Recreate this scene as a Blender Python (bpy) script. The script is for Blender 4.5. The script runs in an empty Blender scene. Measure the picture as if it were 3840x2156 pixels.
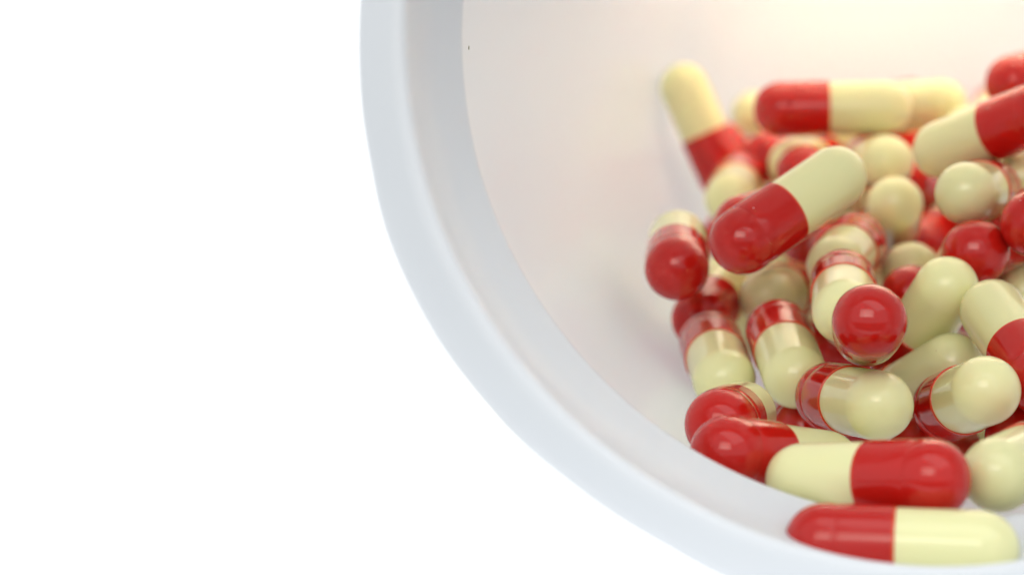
import bpy, bmesh, math
from mathutils import Vector, Matrix

# one unit is one centimetre
scene = bpy.context.scene
scene.unit_settings.scale_length = 0.01
R = math.radians

# ------------------------------------------------------------------ camera
cam_data = bpy.data.cameras.new("camera")
cam_data.lens = 85
cam_data.sensor_width = 36
cam_data.clip_start = 0.5
cam_data.clip_end = 2000
cam_data.dof.use_dof = True
cam_data.dof.focus_distance = 23.4
cam_data.dof.aperture_fstop = 0.2
cam_data.dof.aperture_blades = 0
cam = bpy.data.objects.new("camera", cam_data)
scene.collection.objects.link(cam)
cam.location = (0, 0, 4.15)
cam.rotation_euler = (R(90 - 4.0), 0, 0)
scene.camera = cam

# ------------------------------------------------------------------ world: bright overcast room light above, darker below the horizon
world = bpy.data.worlds.new("World")
scene.world = world
world.use_nodes = True
nt = world.node_tree
nt.nodes.clear()
wo = nt.nodes.new("ShaderNodeOutputWorld")
bg = nt.nodes.new("ShaderNodeBackground")
tc = nt.nodes.new("ShaderNodeTexCoord")
sx = nt.nodes.new("ShaderNodeSeparateXYZ")
rp = nt.nodes.new("ShaderNodeValToRGB")
nt.links.new(tc.outputs["Generated"], sx.inputs[0])
nt.links.new(sx.outputs["Z"], rp.inputs[0])
rp.color_ramp.elements[0].position = 0.0
rp.color_ramp.elements[0].color = (0.32, 0.315, 0.31, 1)
rp.color_ramp.elements[1].position = 0.06
rp.color_ramp.elements[1].color = (0.93, 0.97, 1.0, 1)
nt.links.new(rp.outputs[0], bg.inputs[0])
bg.inputs[1].default_value = 0.86
nt.links.new(bg.outputs[0], wo.inputs[0])

# ------------------------------------------------------------------ lamps
def area(name, loc, target, sx_, sy_, energy, color):
    d = bpy.data.lights.new(name, 'AREA')
    d.shape = 'RECTANGLE'; d.size = sx_; d.size_y = sy_
    d.energy = energy; d.color = color
    o = bpy.data.objects.new(name, d)
    scene.collection.objects.link(o)
    o.location = loc
    o.rotation_euler = (Vector(target) - Vector(loc)).to_track_quat('-Z', 'Y').to_euler()
    return o
area("overhead_softbox", (14, 12, 40), (3, 22, 3), 50, 50, 6500, (1.0, 0.985, 0.96))
so = area("warm_front_fill", (-5.0, -3.0, 17.0), (6, 33, 4), 20, 12, 420, (1.0, 0.92, 0.80))  # added fill aimed at the back of the cup, no real window
so.data.spread = R(70)
top = area("warm_top_fill", (6.8, 33.5, 22.0), (7.0, 33.5, 5), 4, 4, 3900, (1.0, 0.76, 0.50))  # added lamp, warms the rear capsules in place of lens flare
top.data.spread = R(60)
bk = bpy.data.lights.new("warm_back_fill", 'SPOT')  # added unseen spot behind the base, imitates the flare's warm glow
bk.energy = 15000; bk.color = (1.0, 0.66, 0.34); bk.spot_size = R(17); bk.spot_blend = 1.0; bk.shadow_soft_size = 2.0
bo = bpy.data.objects.new("warm_back_fill", bk)
scene.collection.objects.link(bo)

# ------------------------------------------------------------------ exposure
scene.view_settings.view_transform = 'Standard'
scene.view_settings.look = 'None'
scene.view_settings.exposure = 0.22
scene.view_settings.gamma = 1
scene.render.engine = 'CYCLES'

CAPSULES = [
    ((2.673, 20.442, 0.531), (3.924, 20.171, 0.528),
     'frontmost red and cream capsule lying crosswise in the lip of the white cup'),
    ((3.616, 20.739, 1.042), (2.626, 21.529, 0.914),
     'crosswise capsule just inside the rim, cream end left and glossy red end right'),
    ((1.971, 21.866, 1.107), (2.947, 22.664, 0.883),
     'lower of two red-ended capsules at left front, touching the crosswise capsule'),
    ((1.977, 22.704, 1.264), (2.3, 23.941, 1.208),
     'upper of two red-ended capsules at left front, close to the cup lip'),
    ((2.192, 26.511, 1.689), (2.224, 25.259, 1.426),
     'leftmost capsule leaning down to the camera with a red cap above a cream end'),
    ((2.144, 27.168, 1.898), (2.483, 28.377, 2.146),
     'capsule showing a red dome above and left of the leftmost leaning cream end'),
    ((2.857, 25.852, 1.867), (2.897, 24.619, 1.525),
     'capsule leaning to the camera, red cap above, left of the topmost red dome'),
    ((3.312, 28.626, 2.118), (2.917, 27.408, 2.117),
     'capsule with a cream dome pointing left under the big tilted red and cream capsule'),
    ((1.769, 25.899, 2.547), (1.862, 27.153, 2.788),
     'capsule whose red round end touches the cup wall farthest left in the pile'),
    ((2.394, 25.005, 2.887), (3.396, 25.493, 3.517),
     'big tilted capsule topping the heap, red end lower left, cream end upper right'),
    ((2.899, 33.278, 3.39), (2.378, 33.35, 4.557),
     'blurred capsule leaning against the cup wall at far left back, cream end up'),
    ((3.384, 30.49, 4.261), (4.66, 30.387, 4.286),
     'blurred orange-lit capsule lying level at the back, its cream half to the right'),
    ((4.744, 32.77, 4.266), (5.629, 31.847, 4.33),
     'blurred capsule at the back with a cream end pointing right behind the level one'),
    ((5.813, 26.8, 4.203), (4.921, 27.624, 3.797),
     'capsule at the right edge sloping up from cream end to dark red end'),
    ((6.137, 29.654, 4.584), (7.022, 30.557, 4.782),
     'blurred red capsule end resting highest in the pile at the right edge'),
    ((5.326, 26.98, 3.344), (4.847, 25.793, 3.354),
     'large cream dome facing the camera with its red cap behind, near the right edge'),
    ((4.61, 29.49, 2.678), (4.481, 28.302, 3.136),
     'blurred upright capsule with a cream dome, between the tilted capsule and large cream dome'),
    ((3.597, 29.799, 3.469), (4.103, 30.887, 3.023),
     'blurred capsule showing a salmon red dome behind the big tilted capsule'),
    ((4.1, 32.216, 3.6), (3.62, 31.03, 3.562),
     'blurred capsule whose cream end curves round behind a salmon red dome'),
    ((3.406, 32.344, 3.624), (3.79, 33.565, 3.664),
     'blurred capsule with a red end under the level orange-lit capsule at the back'),
    ((4.516, 30.877, 3.579), (4.574, 29.599, 3.614),
     "blurred capsule with a cream end just right of the big tilted capsule's upper end"),
    ((2.968, 31.646, 3.344), (2.753, 30.4, 3.145),
     'capsule with a cream dome and red cap behind, left of the big tilted capsule'),
    ((2.59, 26.915, 2.955), (3.238, 28.012, 3.077),
     "capsule with a pale red end squeezed behind the big tilted capsule's red end"),
    ((3.907, 27.441, 2.728), (3.534, 26.23, 2.549),
     'capsule with a red cap above a cream end, behind another such capsule in mid pile'),
    ((3.507, 25.55, 2.421), (3.357, 24.296, 2.214),
     'capsule with a red cap over a cream end directly behind the topmost red dome'),
    ((3.323, 22.384, 2.269), (3.484, 23.635, 2.056),
     'capsule pointing its glossy red dome at the camera on top of the front pile'),
    ((4.182, 25.831, 1.577), (4.479, 24.886, 2.391),
     'leaning capsule, long cream end up, red end tucked behind the topmost red dome'),
    ((4.867, 28.82, 2.27), (4.562, 27.585, 2.412),
     'capsule with a cream dome in mid pile above a small red dome'),
    ((4.367, 26.348, 2.203), (4.661, 27.487, 1.7),
     'capsule with a small red dome squeezed between a cream dome and a leaning cream capsule'),
    ((4.869, 25.334, 2.744), (4.985, 26.586, 2.511),
     'capsule with a round red dome just below the large cream dome at right'),
    ((5.063, 29.998, 2.556), (5.692, 31.085, 2.806),
     'capsule with a half hidden red dome left of the round red dome at right'),
    ((5.404, 25.017, 3.068), (5.834, 26.217, 3.189),
     'capsule with a dark red end cut by the right edge below the large cream dome'),
    ((5.691, 26.969, 2.228), (5.491, 25.706, 2.274),
     'cream capsule end with thin red cap edge behind, at the right edge'),
    ((5.129, 23.23, 1.627), (4.865, 24.348, 2.193),
     'leaning capsule at the right, cream end upper left and red end cut by the edge'),
    ((3.75, 25.521, 0.996), (4.501, 24.693, 1.618),
     'capsule with a shaded cream end pointing right, behind the central fat cream end'),
    ((3.176, 24.004, 1.376), (3.464, 22.76, 1.441),
     'central front capsule with a red cap at left and fat cream end pointing right'),
    ((4.355, 24.057, 1.272), (4.491, 22.821, 1.572),
     'capsule pointing its pale cream dome at the camera, red cap behind, at lower right'),
    ((5.653, 24.529, 1.339), (6.134, 25.715, 1.336),
     'red capsule sliver at the right edge beside the pale cream dome'),
    ((4.972, 22.187, 1.094), (4.282, 21.111, 1.027),
     'capsule with a cream dome in the lower right corner above the frontmost capsule'),
    ((4.219, 36.028, 4.301), (3.508, 34.971, 4.205),
     'faint blurred cream capsule end left of the level orange-lit capsule at the back'),
    ((3.177, 31.477, 2.322), (2.653, 30.328, 2.113),
     'capsule with a yellowish cream part in shade under the big tilted red end'),
    ((6.567, 28.493, 3.527), (5.796, 27.474, 3.46),
     'capsule with a shaded cream part at the right edge under the dark red end'),
    ((3.044, 24.919, 0.908), (3.074, 26.193, 1.03),
     'capsule with a small dark red part showing under the central front capsule'),
    ((4.212, 24.521, 0.779), (4.96, 25.555, 0.673),
     'capsule with a red part in shade between the central front and pale cream dome capsules'),
    ((5.001, 23.608, 1.031), (5.282, 24.82, 0.731),
     'capsule with a shaded red end at the right edge under the pale cream dome'),
]
BURIED = [
    ((6.074, 35.277, 2.363), (5.42, 35.491, 3.442),
     'hidden capsule between the rear right cream end and the faint rear cream end'),
    ((6.142, 34.352, 3.18), (5.519, 34.35, 2.061),
     'hidden capsule between the half hidden red dome and the rear right cream end'),
    ((5.658, 28.727, 2.873), (6.769, 29.226, 2.478),
     'hidden capsule between the right edge shaded cream part and the half hidden red dome'),
    ((4.902, 34.097, 2.855), (4.786, 34.213, 4.125),
     'hidden capsule between the rear right cream end and the rear red end'),
    ((7.213, 34.756, 1.937), (7.73, 34.694, 3.107),
     'hidden capsule between the half hidden red dome and the topmost red end at the right'),
    ((3.805, 31.909, 1.499), (4.971, 31.57, 1.094),
     'hidden capsule between the half hidden red dome and the yellowish shaded part'),
    ((4.388, 32.838, 2.51), (5.247, 32.53, 3.408),
     'hidden capsule between the curved cream end at the back and the half hidden red dome'),
    ((4.181, 34.041, 2.178), (4.325, 33.388, 3.269),
     'hidden capsule between the rear red end and the curved cream end at the back'),
    ((6.346, 31.693, 2.339), (5.83, 32.838, 2.089),
     'hidden capsule between the half hidden red dome and the rear middle cream end'),
    ((5.112, 31.843, 2.502), (4.125, 31.118, 2.129),
     'hidden capsule between the half hidden red dome and the salmon dome at the back'),
    ((3.876, 30.062, 1.12), (3.19, 29.883, 2.185),
     'hidden capsule between the yellowish shaded part and the cream dome under the tilted capsule'),
    ((6.844, 30.443, 1.302), (5.99, 31.395, 1.321),
     'hidden capsule between the half hidden red dome and the cream dome in mid heap'),
    ((5.404, 33.762, 4.097), (5.872, 33.39, 2.965),
     'hidden capsule between the rear right cream end and the half hidden red dome'),
    ((3.783, 28.083, 1.455), (4.947, 28.153, 0.928),
     'hidden capsule between the small red dome in mid heap and the leaning long cream end'),
    ((6.916, 33.188, 1.813), (6.273, 32.811, 2.853),
     'mostly hidden capsule buried behind the half hidden red dome'),
    ((2.947, 34.095, 3.757), (3.734, 34.475, 2.822),
     'hidden capsule between the rear red end and the capsule leaning on the wall'),
    ((3.827, 32.609, 1.717), (4.818, 33.039, 1.031),
     'hidden capsule between the yellowish shaded part and the half hidden red dome'),
    ((6.059, 30.366, 2.938), (5.864, 31.109, 3.962),
     'hidden capsule between the half hidden red dome and the right edge shaded cream part'),
    ((5.916, 30.015, 1.731), (5.439, 31.199, 1.823),
     'hidden capsule between the half hidden red dome and the upright cream dome'),
    ((5.653, 35.29, 1.704), (4.997, 35.5, 2.783),
     'hidden capsule between the half hidden red dome and the rear red end'),
    ((7.01, 35.154, 4.312), (6.75, 33.915, 4.124),
     'hidden capsule between the rear right cream end and the topmost red end at the right'),
    ((3.873, 28.52, 2.596), (3.848, 27.459, 1.881),
     'mostly hidden capsule buried behind the red capped capsule in mid heap'),
    ((5.716, 33.587, 1.858), (6.794, 33.741, 2.53),
     'capsule deep in the heap under the half hidden red dome'),
    ((4.826, 30.638, 1.742), (3.98, 29.816, 2.239),
     'hidden capsule between the upright cream dome and the cream dome in mid heap'),
    ((7.308, 31.349, 1.799), (6.572, 30.897, 2.743),
     'barely visible capsule near the half hidden red dome'),
    ((2.927, 32.692, 2.553), (3.664, 33.384, 1.767),
     'hidden capsule between the yellowish shaded part and the rear left cream dome'),
    ((5.087, 35.363, 4.214), (4.339, 35.762, 3.255),
     'hidden capsule between the faint rear cream end and the rear red end'),
    ((5.002, 32.447, 2.095), (5.026, 33.725, 2.155),
     'hidden capsule between the half hidden red dome and the curved cream end at the back'),
    ((6.067, 28.097, 2.685), (7.231, 28.29, 2.187),
     'hidden capsule between the right edge shaded cream part and the right edge cream end'),
    ((3.97, 35.964, 2.225), (4.548, 34.853, 2.489),
     'hidden capsule between the rear red end and the faint rear cream end'),
    ((3.563, 28.937, 1.204), (2.552, 29.292, 1.905),
     'hidden capsule between the cream dome under the tilted capsule and the yellowish shaded part'),
    ((5.827, 35.526, 4.361), (5.609, 34.485, 3.648),
     'mostly hidden capsule buried behind the rear right cream end'),
    ((5.066, 31.196, 3.292), (5.734, 32.23, 2.94),
     'hidden capsule between the half hidden red dome and the level capsule at the back'),
]
MOUTH = Vector((3.2765, 19.57459, 4.83391))
AX = Vector((0.22464, 0.97432, -0.01567))
UX = Vector((0.97437, -0.2244, 0.01569))
VX = Vector((-0.01177, 0.01879, 0.99975))

bo.location = MOUTH + AX * 32 - UX * 1.0 + VX * 6.0
bo.rotation_euler = ((MOUTH + AX * 16.6 + VX * 1.9 - UX * 2.2) - bo.location).to_track_quat('-Z', 'Y').to_euler()

# ------------------------------------------------------------------ materials
def material(name, color, rough=0.4, sss=0.0, sss_scale=0.3, ior=1.45, coat=0.0, emit=None, bump=0.0, bump_scale=8.0, var=0.0, radius=(1, .8, .6)):
    m = bpy.data.materials.new(name); m.use_nodes = True
    n = m.node_tree; b = n.nodes["Principled BSDF"]
    b.inputs["Base Color"].default_value = (*color, 1)
    b.inputs["Roughness"].default_value = rough
    b.inputs["IOR"].default_value = ior
    b.inputs["Coat Weight"].default_value = coat
    b.inputs["Coat Roughness"].default_value = 0.16
    if sss:
        b.inputs["Subsurface Weight"].default_value = sss
        b.inputs["Subsurface Scale"].default_value = sss_scale
        b.inputs["Subsurface Radius"].default_value = radius
    if emit:
        b.inputs["Emission Color"].default_value = (*emit[:3], 1)
        b.inputs["Emission Strength"].default_value = emit[3]
    co = n.nodes.new("ShaderNodeTexCoord")
    if var:
        nz = n.nodes.new("ShaderNodeTexNoise"); nz.inputs["Scale"].default_value = 2.2; nz.inputs["Detail"].default_value = 4
        n.links.new(co.outputs["Object"], nz.inputs["Vector"])
        mx = n.nodes.new("ShaderNodeMixRGB"); mx.blend_type = 'MULTIPLY'; mx.inputs[0].default_value = var
        mx.inputs[1].default_value = (*color, 1)
        n.links.new(nz.outputs["Color"], mx.inputs[2])
        n.links.new(mx.outputs[0], b.inputs["Base Color"])
    if bump:
        nz = n.nodes.new("ShaderNodeTexNoise"); nz.inputs["Scale"].default_value = bump_scale; nz.inputs["Detail"].default_value = 5
        n.links.new(co.outputs["Object"], nz.inputs["Vector"])
        bp = n.nodes.new("ShaderNodeBump"); bp.inputs["Strength"].default_value = bump; bp.inputs["Distance"].default_value = 0.02
        n.links.new(nz.outputs["Fac"], bp.inputs["Height"])
        n.links.new(bp.outputs[0], b.inputs["Normal"])
    return m

RED = material("red_gelatin", (0.52, 0.005, 0.006), rough=0.06, ior=1.47, bump=0.05, bump_scale=3)
EDGE = material("red_gelatin_edge", (0.62, 0.05, 0.012), rough=0.15, ior=1.5)
def add_specks_and_variation(m, color, speck):
    n = m.node_tree; b = n.nodes["Principled BSDF"]
    co = n.nodes.new("ShaderNodeTexCoord"); oi = n.nodes.new("ShaderNodeObjectInfo")
    off = n.nodes.new("ShaderNodeVectorMath"); off.operation = 'ADD'
    sc_ = n.nodes.new("ShaderNodeMath"); sc_.operation = 'MULTIPLY'; sc_.inputs[1].default_value = 40
    n.links.new(oi.outputs["Random"], sc_.inputs[0])
    n.links.new(co.outputs["Object"], off.inputs[0]); n.links.new(sc_.outputs[0], off.inputs[1])
    vo = n.nodes.new("ShaderNodeTexVoronoi"); vo.inputs["Scale"].default_value = 3.2
    n.links.new(off.outputs[0], vo.inputs["Vector"])
    lt = n.nodes.new("ShaderNodeMath"); lt.operation = 'LESS_THAN'; lt.inputs[1].default_value = 0.022
    n.links.new(vo.outputs["Distance"], lt.inputs[0])
    hs = n.nodes.new("ShaderNodeHueSaturation"); hs.inputs["Color"].default_value = (*color, 1)
    vr = n.nodes.new("ShaderNodeMapRange"); vr.inputs["To Min"].default_value = 0.92; vr.inputs["To Max"].default_value = 1.06
    n.links.new(oi.outputs["Random"], vr.inputs["Value"]); n.links.new(vr.outputs[0], hs.inputs["Value"])
    mx = n.nodes.new("ShaderNodeMixRGB"); mx.inputs[2].default_value = (*speck, 1)
    n.links.new(lt.outputs[0], mx.inputs[0]); n.links.new(hs.outputs[0], mx.inputs[1])
    n.links.new(mx.outputs[0], b.inputs["Base Color"])
    nz = n.nodes.new("ShaderNodeTexNoise"); nz.inputs["Scale"].default_value = 2.5; nz.inputs["Detail"].default_value = 4
    n.links.new(off.outputs[0], nz.inputs["Vector"])
    mr = n.nodes.new("ShaderNodeMapRange"); mr.inputs["From Min"].default_value = 0.4; mr.inputs["From Max"].default_value = 0.75
    mr.inputs["To Min"].default_value = 0.04; mr.inputs["To Max"].default_value = 0.2
    n.links.new(nz.outputs["Fac"], mr.inputs["Value"]); n.links.new(mr.outputs[0], b.inputs["Roughness"])
CREAM = material("cream_gelatin", (0.80, 0.77, 0.35), rough=0.1, ior=1.5, sss=0.25, sss_scale=0.12, bump=0.05, bump_scale=3)
PLASTIC = material("white_plastic", (0.86, 0.855, 0.845), rough=0.3, ior=1.5, coat=0.5, sss=0.35, sss_scale=0.5, bump=0.12, bump_scale=1.6, radius=(1, 1, 1))
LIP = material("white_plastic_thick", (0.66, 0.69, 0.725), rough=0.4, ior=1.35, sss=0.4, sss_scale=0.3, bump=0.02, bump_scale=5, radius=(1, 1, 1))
add_specks_and_variation(RED, (0.50, 0.010, 0.006), (0.75, 0.6, 0.55))
add_specks_and_variation(CREAM, (0.82, 0.81, 0.44), (0.6, 0.5, 0.25))
pn = PLASTIC.node_tree
tl = pn.nodes.new("ShaderNodeBsdfTranslucent"); tl.inputs["Color"].default_value = (0.90, 0.91, 0.92, 1)
mxs = pn.nodes.new("ShaderNodeMixShader"); mxs.inputs[0].default_value = 0.55
out_n = [n_ for n_ in pn.nodes if n_.type == 'OUTPUT_MATERIAL'][0]
pn.links.new(pn.nodes["Principled BSDF"].outputs[0], mxs.inputs[1]); pn.links.new(tl.outputs[0], mxs.inputs[2])
pn.links.new(mxs.outputs[0], out_n.inputs[0])
FLECK = material("olive_fleck", (0.25, 0.22, 0.10), rough=0.7)
WHITE = material("glowing_white_sheet", (0.12, 0.12, 0.12), rough=1.0, ior=1.05, emit=(0.97, 0.99, 1.0, 0.98))  # emission added so the sheet stays pure white

col = scene.collection
def mesh_object(name, bm, mats, parent=None, smooth=True):
    me = bpy.data.meshes.new(name)
    bm.to_mesh(me); bm.free()
    for m in mats: me.materials.append(m)
    for p in me.polygons: p.use_smooth = smooth
    o = bpy.data.objects.new(name, me); col.objects.link(o)
    o.parent = parent
    return o

# ------------------------------------------------------------------ setting: white sheet the cup lies on, glow added in its material, swept up behind
bm = bmesh.new()
prof = [(17.0, 0.0), (30.0, 0.0), (70.0, 0.0), (110.0, 0.0)]
for k in range(1, 13):
    an = R(90) * k / 12
    prof.append((110 + 30 * math.sin(an), 30 * (1 - math.cos(an))))
prof.append((140.0, 110.0))
rows = []
for x in (-1.0, -0.4, 0.0, 0.4, 1.0):
    rows.append([bm.verts.new((x * (9 + 0.5 * p[0]) + 1.0, p[0], p[1])) for p in prof])
for i in range(len(rows) - 1):
    for k in range(len(prof) - 1):
        bm.faces.new((rows[i][k], rows[i + 1][k], rows[i + 1][k + 1], rows[i][k + 1]))
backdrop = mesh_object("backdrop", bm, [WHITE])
backdrop["kind"] = "structure"

# ------------------------------------------------------------------ the cup (a lathe shape round the axis AX)
cup = bpy.data.objects.new("plastic_cup", None); col.objects.link(cup)
M = Matrix.Identity(4)
for i in range(3):
    M[i][0] = UX[i]; M[i][1] = VX[i]; M[i][2] = AX[i]; M[i][3] = MOUTH[i]
cup.matrix_world = M
cup["label"] = "white plastic cup lying on its side, its mouth facing the camera, full of capsules"
cup["category"] = "cup"

# slight out-of-round of the moulded lip: (angle in degrees, radius factor)
OUT = [(0, 1.0), (60, 1.0), (120, 1.0), (160, 0.998), (178, 0.997), (190, 1.0), (200, 1.0075), (210, 1.006), (221, 1.001), (233, 0.9915), (242, 0.9905), (252, 1.0), (270, 1.003), (310, 1.0), (360, 1.0)]
INN = [(0, 1.0), (90, 1.0), (170, 1.005), (190, 1.0), (215, 0.995), (245, 0.998), (280, 1.006), (320, 1.0), (360, 1.0)]
def interp(tab, a):
    a %= 360
    for (x0, y0), (x1, y1) in zip(tab, tab[1:]):
        if x0 <= a <= x1:
            f = (a - x0) / (x1 - x0); f = f * f * (3 - 2 * f)
            return y0 + (y1 - y0) * f
    return 1.0
def catmull(pts, n):
    out = []
    P = [pts[0]] + list(pts) + [pts[-1]]
    for i in range(1, len(P) - 2):
        p0, p1, p2, p3 = P[i - 1], P[i], P[i + 1], P[i + 2]
        for k in range(n):
            t = k / n
            out.append(tuple(0.5 * (2 * p1[j] + (p2[j] - p0[j]) * t + (2 * p0[j] - 5 * p1[j] + 4 * p2[j] - p3[j]) * t * t + (3 * p1[j] - p0[j] - 3 * p2[j] + p3[j]) * t ** 3) for j in range(2)))
    out.append(pts[-1])
    return out
SEG = 288
def lathe(name, profile, mats, closed_axis=False):
    bm = bmesh.new()
    rings = []
    for (t, r) in profile:
        ring = []
        for k in range(SEG):
            an = 2 * math.pi * k / SEG
            d = math.degrees(an)
            wo_ = max(0.0, min(1.0, (r - 4.2) / 0.4)); fo = interp(OUT, d) * wo_ + interp(INN, d) * (1 - wo_)
            fade = max(0.0, min(1.0, (2.5 - t) / 1.5))
            rr = r * (1 + (fo - 1) * fade)
            if -0.01 < t < 1.25 and r < 4.45:      # the channel is a little deeper where the cup rests
                low = max(0.0, 1 - abs(d - 282) / 42.0); low = low * low * (3 - 2 * low)
                rr += 0.11 * low * math.sin(math.pi * max(0.0, min(1.0, t / 1.25))) ** 0.7
            ring.append(bm.verts.new((rr * math.cos(an), rr * math.sin(an), t)))
        rings.append(ring)
    for a_, b_ in zip(rings, rings[1:]):
        for k in range(SEG):
            j = (k + 1) % SEG
            bm.faces.new((a_[k], a_[j], b_[j], b_[k]))
    if closed_axis:
        bm.faces.new(rings[-1])
    bmesh.ops.recalc_face_normals(bm, faces=bm.faces)
    return mesh_object(name, bm, mats, cup)

# lip: under-edge, rolled outer flank, crest, channel, inner edge
lip_out = catmull([(1.5, 4.70), (1.2, 4.70), (0.85, 4.73), (0.6, 4.79), (0.42, 4.81), (0.27, 4.79), (0.14, 4.72), (0.05, 4.60), (0.0, 4.48), (-0.03, 4.38), (-0.01, 4.31), (0.08, 4.285), (0.28, 4.305), (0.52, 4.315), (0.8, 4.285), (1.02, 4.22), (1.18, 4.165), (1.27, 4.128), (1.30, 4.12), (1.34, 4.122), (1.38, 4.15)], 5)
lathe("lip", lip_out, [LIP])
# wall: inside surface of the body
wall = catmull([(1.381, 4.15), (1.45, 4.24), (1.6, 4.42), (2.0, 4.55), (3.0, 4.53), (5.0, 4.46), (8.0, 4.39), (12.0, 4.35), (15.2, 4.34)], 6)
lathe("wall", wall, [PLASTIC])
base_in = catmull([(15.201, 4.34), (15.8, 4.28), (16.2, 4.12), (16.42, 3.85), (16.52, 3.4), (16.55, 2.6), (16.55, 1.4), (16.55, 0.3)], 6)
lathe("base", base_in, [PLASTIC], closed_axis=True)
outer = catmull([(1.498, 4.70), (2.0, 4.72), (3.0, 4.70), (5.0, 4.64), (8.0, 4.57), (12.0, 4.53), (16.0, 4.50), (16.5, 4.38), (16.75, 4.1), (16.8, 3.6), (16.8, 1.5), (16.8, 0.3)], 6)
lathe("outer_shell", outer, [PLASTIC], closed_axis=True)

# olive fleck stuck to the wall by the inner edge
bm = bmesh.new()
bmesh.ops.create_icosphere(bm, subdivisions=2, radius=1.0)
for v_ in bm.verts:
    v_.co = Vector((v_.co.x * 0.005, v_.co.y * 0.022 + v_.co.x * 0.004, v_.co.z * 0.012))
an = R(178.5)
fl = mesh_object("fleck", bm, [FLECK], cup)
fl.location = (4.515 * math.cos(an), 4.515 * math.sin(an), 3.13)

# ------------------------------------------------------------------ capsules
RC, RB = 0.350, 0.334
def revolve(bm, prof, seg=56, mat=None):
    rings = []
    for (z, r) in prof:
        if r < 1e-6:
            rings.append([bm.verts.new((0, 0, z))])
        else:
            rings.append([bm.verts.new((r * math.cos(2 * math.pi * k / seg), r * math.sin(2 * math.pi * k / seg), z)) for k in range(seg)])
    for i, (a_, b_) in enumerate(zip(rings, rings[1:])):
        for k in range(seg):
            j = (k + 1) % seg
            if len(a_) == 1: f = bm.faces.new((a_[0], b_[j], b_[k]))
            elif len(b_) == 1: f = bm.faces.new((a_[k], a_[j], b_[0]))
            else: f = bm.faces.new((a_[k], a_[j], b_[j], b_[k]))
            if mat: f.material_index = mat(0.5 * (prof[i][0] + prof[i + 1][0]))
    bmesh.ops.recalc_face_normals(bm, faces=bm.faces)

# z runs from the red tip (-0.99) to the cream tip (+0.99)
def dome(zc, r, tip, sign, n=16):
    out = []
    for k in range(n + 1):
        a_ = math.pi / 2 * k / n
        out.append((zc + sign * (tip * math.cos(a_)), r * math.sin(a_) ** 0.94 if k else 0.0))
    return out
cap_prof = dome(-0.64, RC, 0.35, -1)
cap_prof += [(-0.60, RC), (-0.57, RC), (-0.555, RC - 0.003), (-0.54, RC - 0.008), (-0.525, RC - 0.003), (-0.51, RC), (-0.40, RC + 0.0005), (-0.2, RC), (-0.075, RC), (-0.062, RC), (-0.052, RC), (-0.044, RC - 0.002), (-0.040, RC - 0.005), (-0.038, RB - 0.001)]
bm = bmesh.new(); revolve(bm, cap_prof, mat=lambda z: 1 if z > -0.064 else 0)
cap_src = mesh_object("cap", bm, [RED, EDGE])
body_prof = [(-0.3, RB - 0.004), (-0.06, RB), (0.3, RB), (0.60, RB)] + list(reversed(dome(0.64, RB, 0.35, 1)))
bm = bmesh.new(); revolve(bm, body_prof)
body_src = mesh_object("body", bm, [CREAM])
cap_mesh, body_mesh = cap_src.data, body_src.data

def place(root, cap, body, P, Q):
    P, Q = Vector(P), Vector(Q)
    root.location = (P + Q) / 2
    root.rotation_mode = 'QUATERNION'
    root.rotation_quaternion = (Q - P).to_track_quat('Z', 'X')

first = True
GROUP = "red and cream capsules heaped in the cup"
src_root = bpy.data.objects.new("capsule", None); col.objects.link(src_root)
cap_src.parent = src_root; body_src.parent = src_root
def new_capsule(P, Q, label):
    global first
    if first:
        r, first = src_root, False
    else:
        r = src_root.copy(); col.objects.link(r)
        for ch in (cap_src, body_src):
            c = ch.copy(); col.objects.link(c); c.parent = r
    place(r, None, None, P, Q)
    r["label"] = label; r["category"] = "capsule"; r["group"] = GROUP
    return r
for P, Q, label in CAPSULES:
    new_capsule(P, Q, label)
for P, Q, label in BURIED:
    r = new_capsule(P, Q, label)
    r["group"] = "capsules buried under the heap"
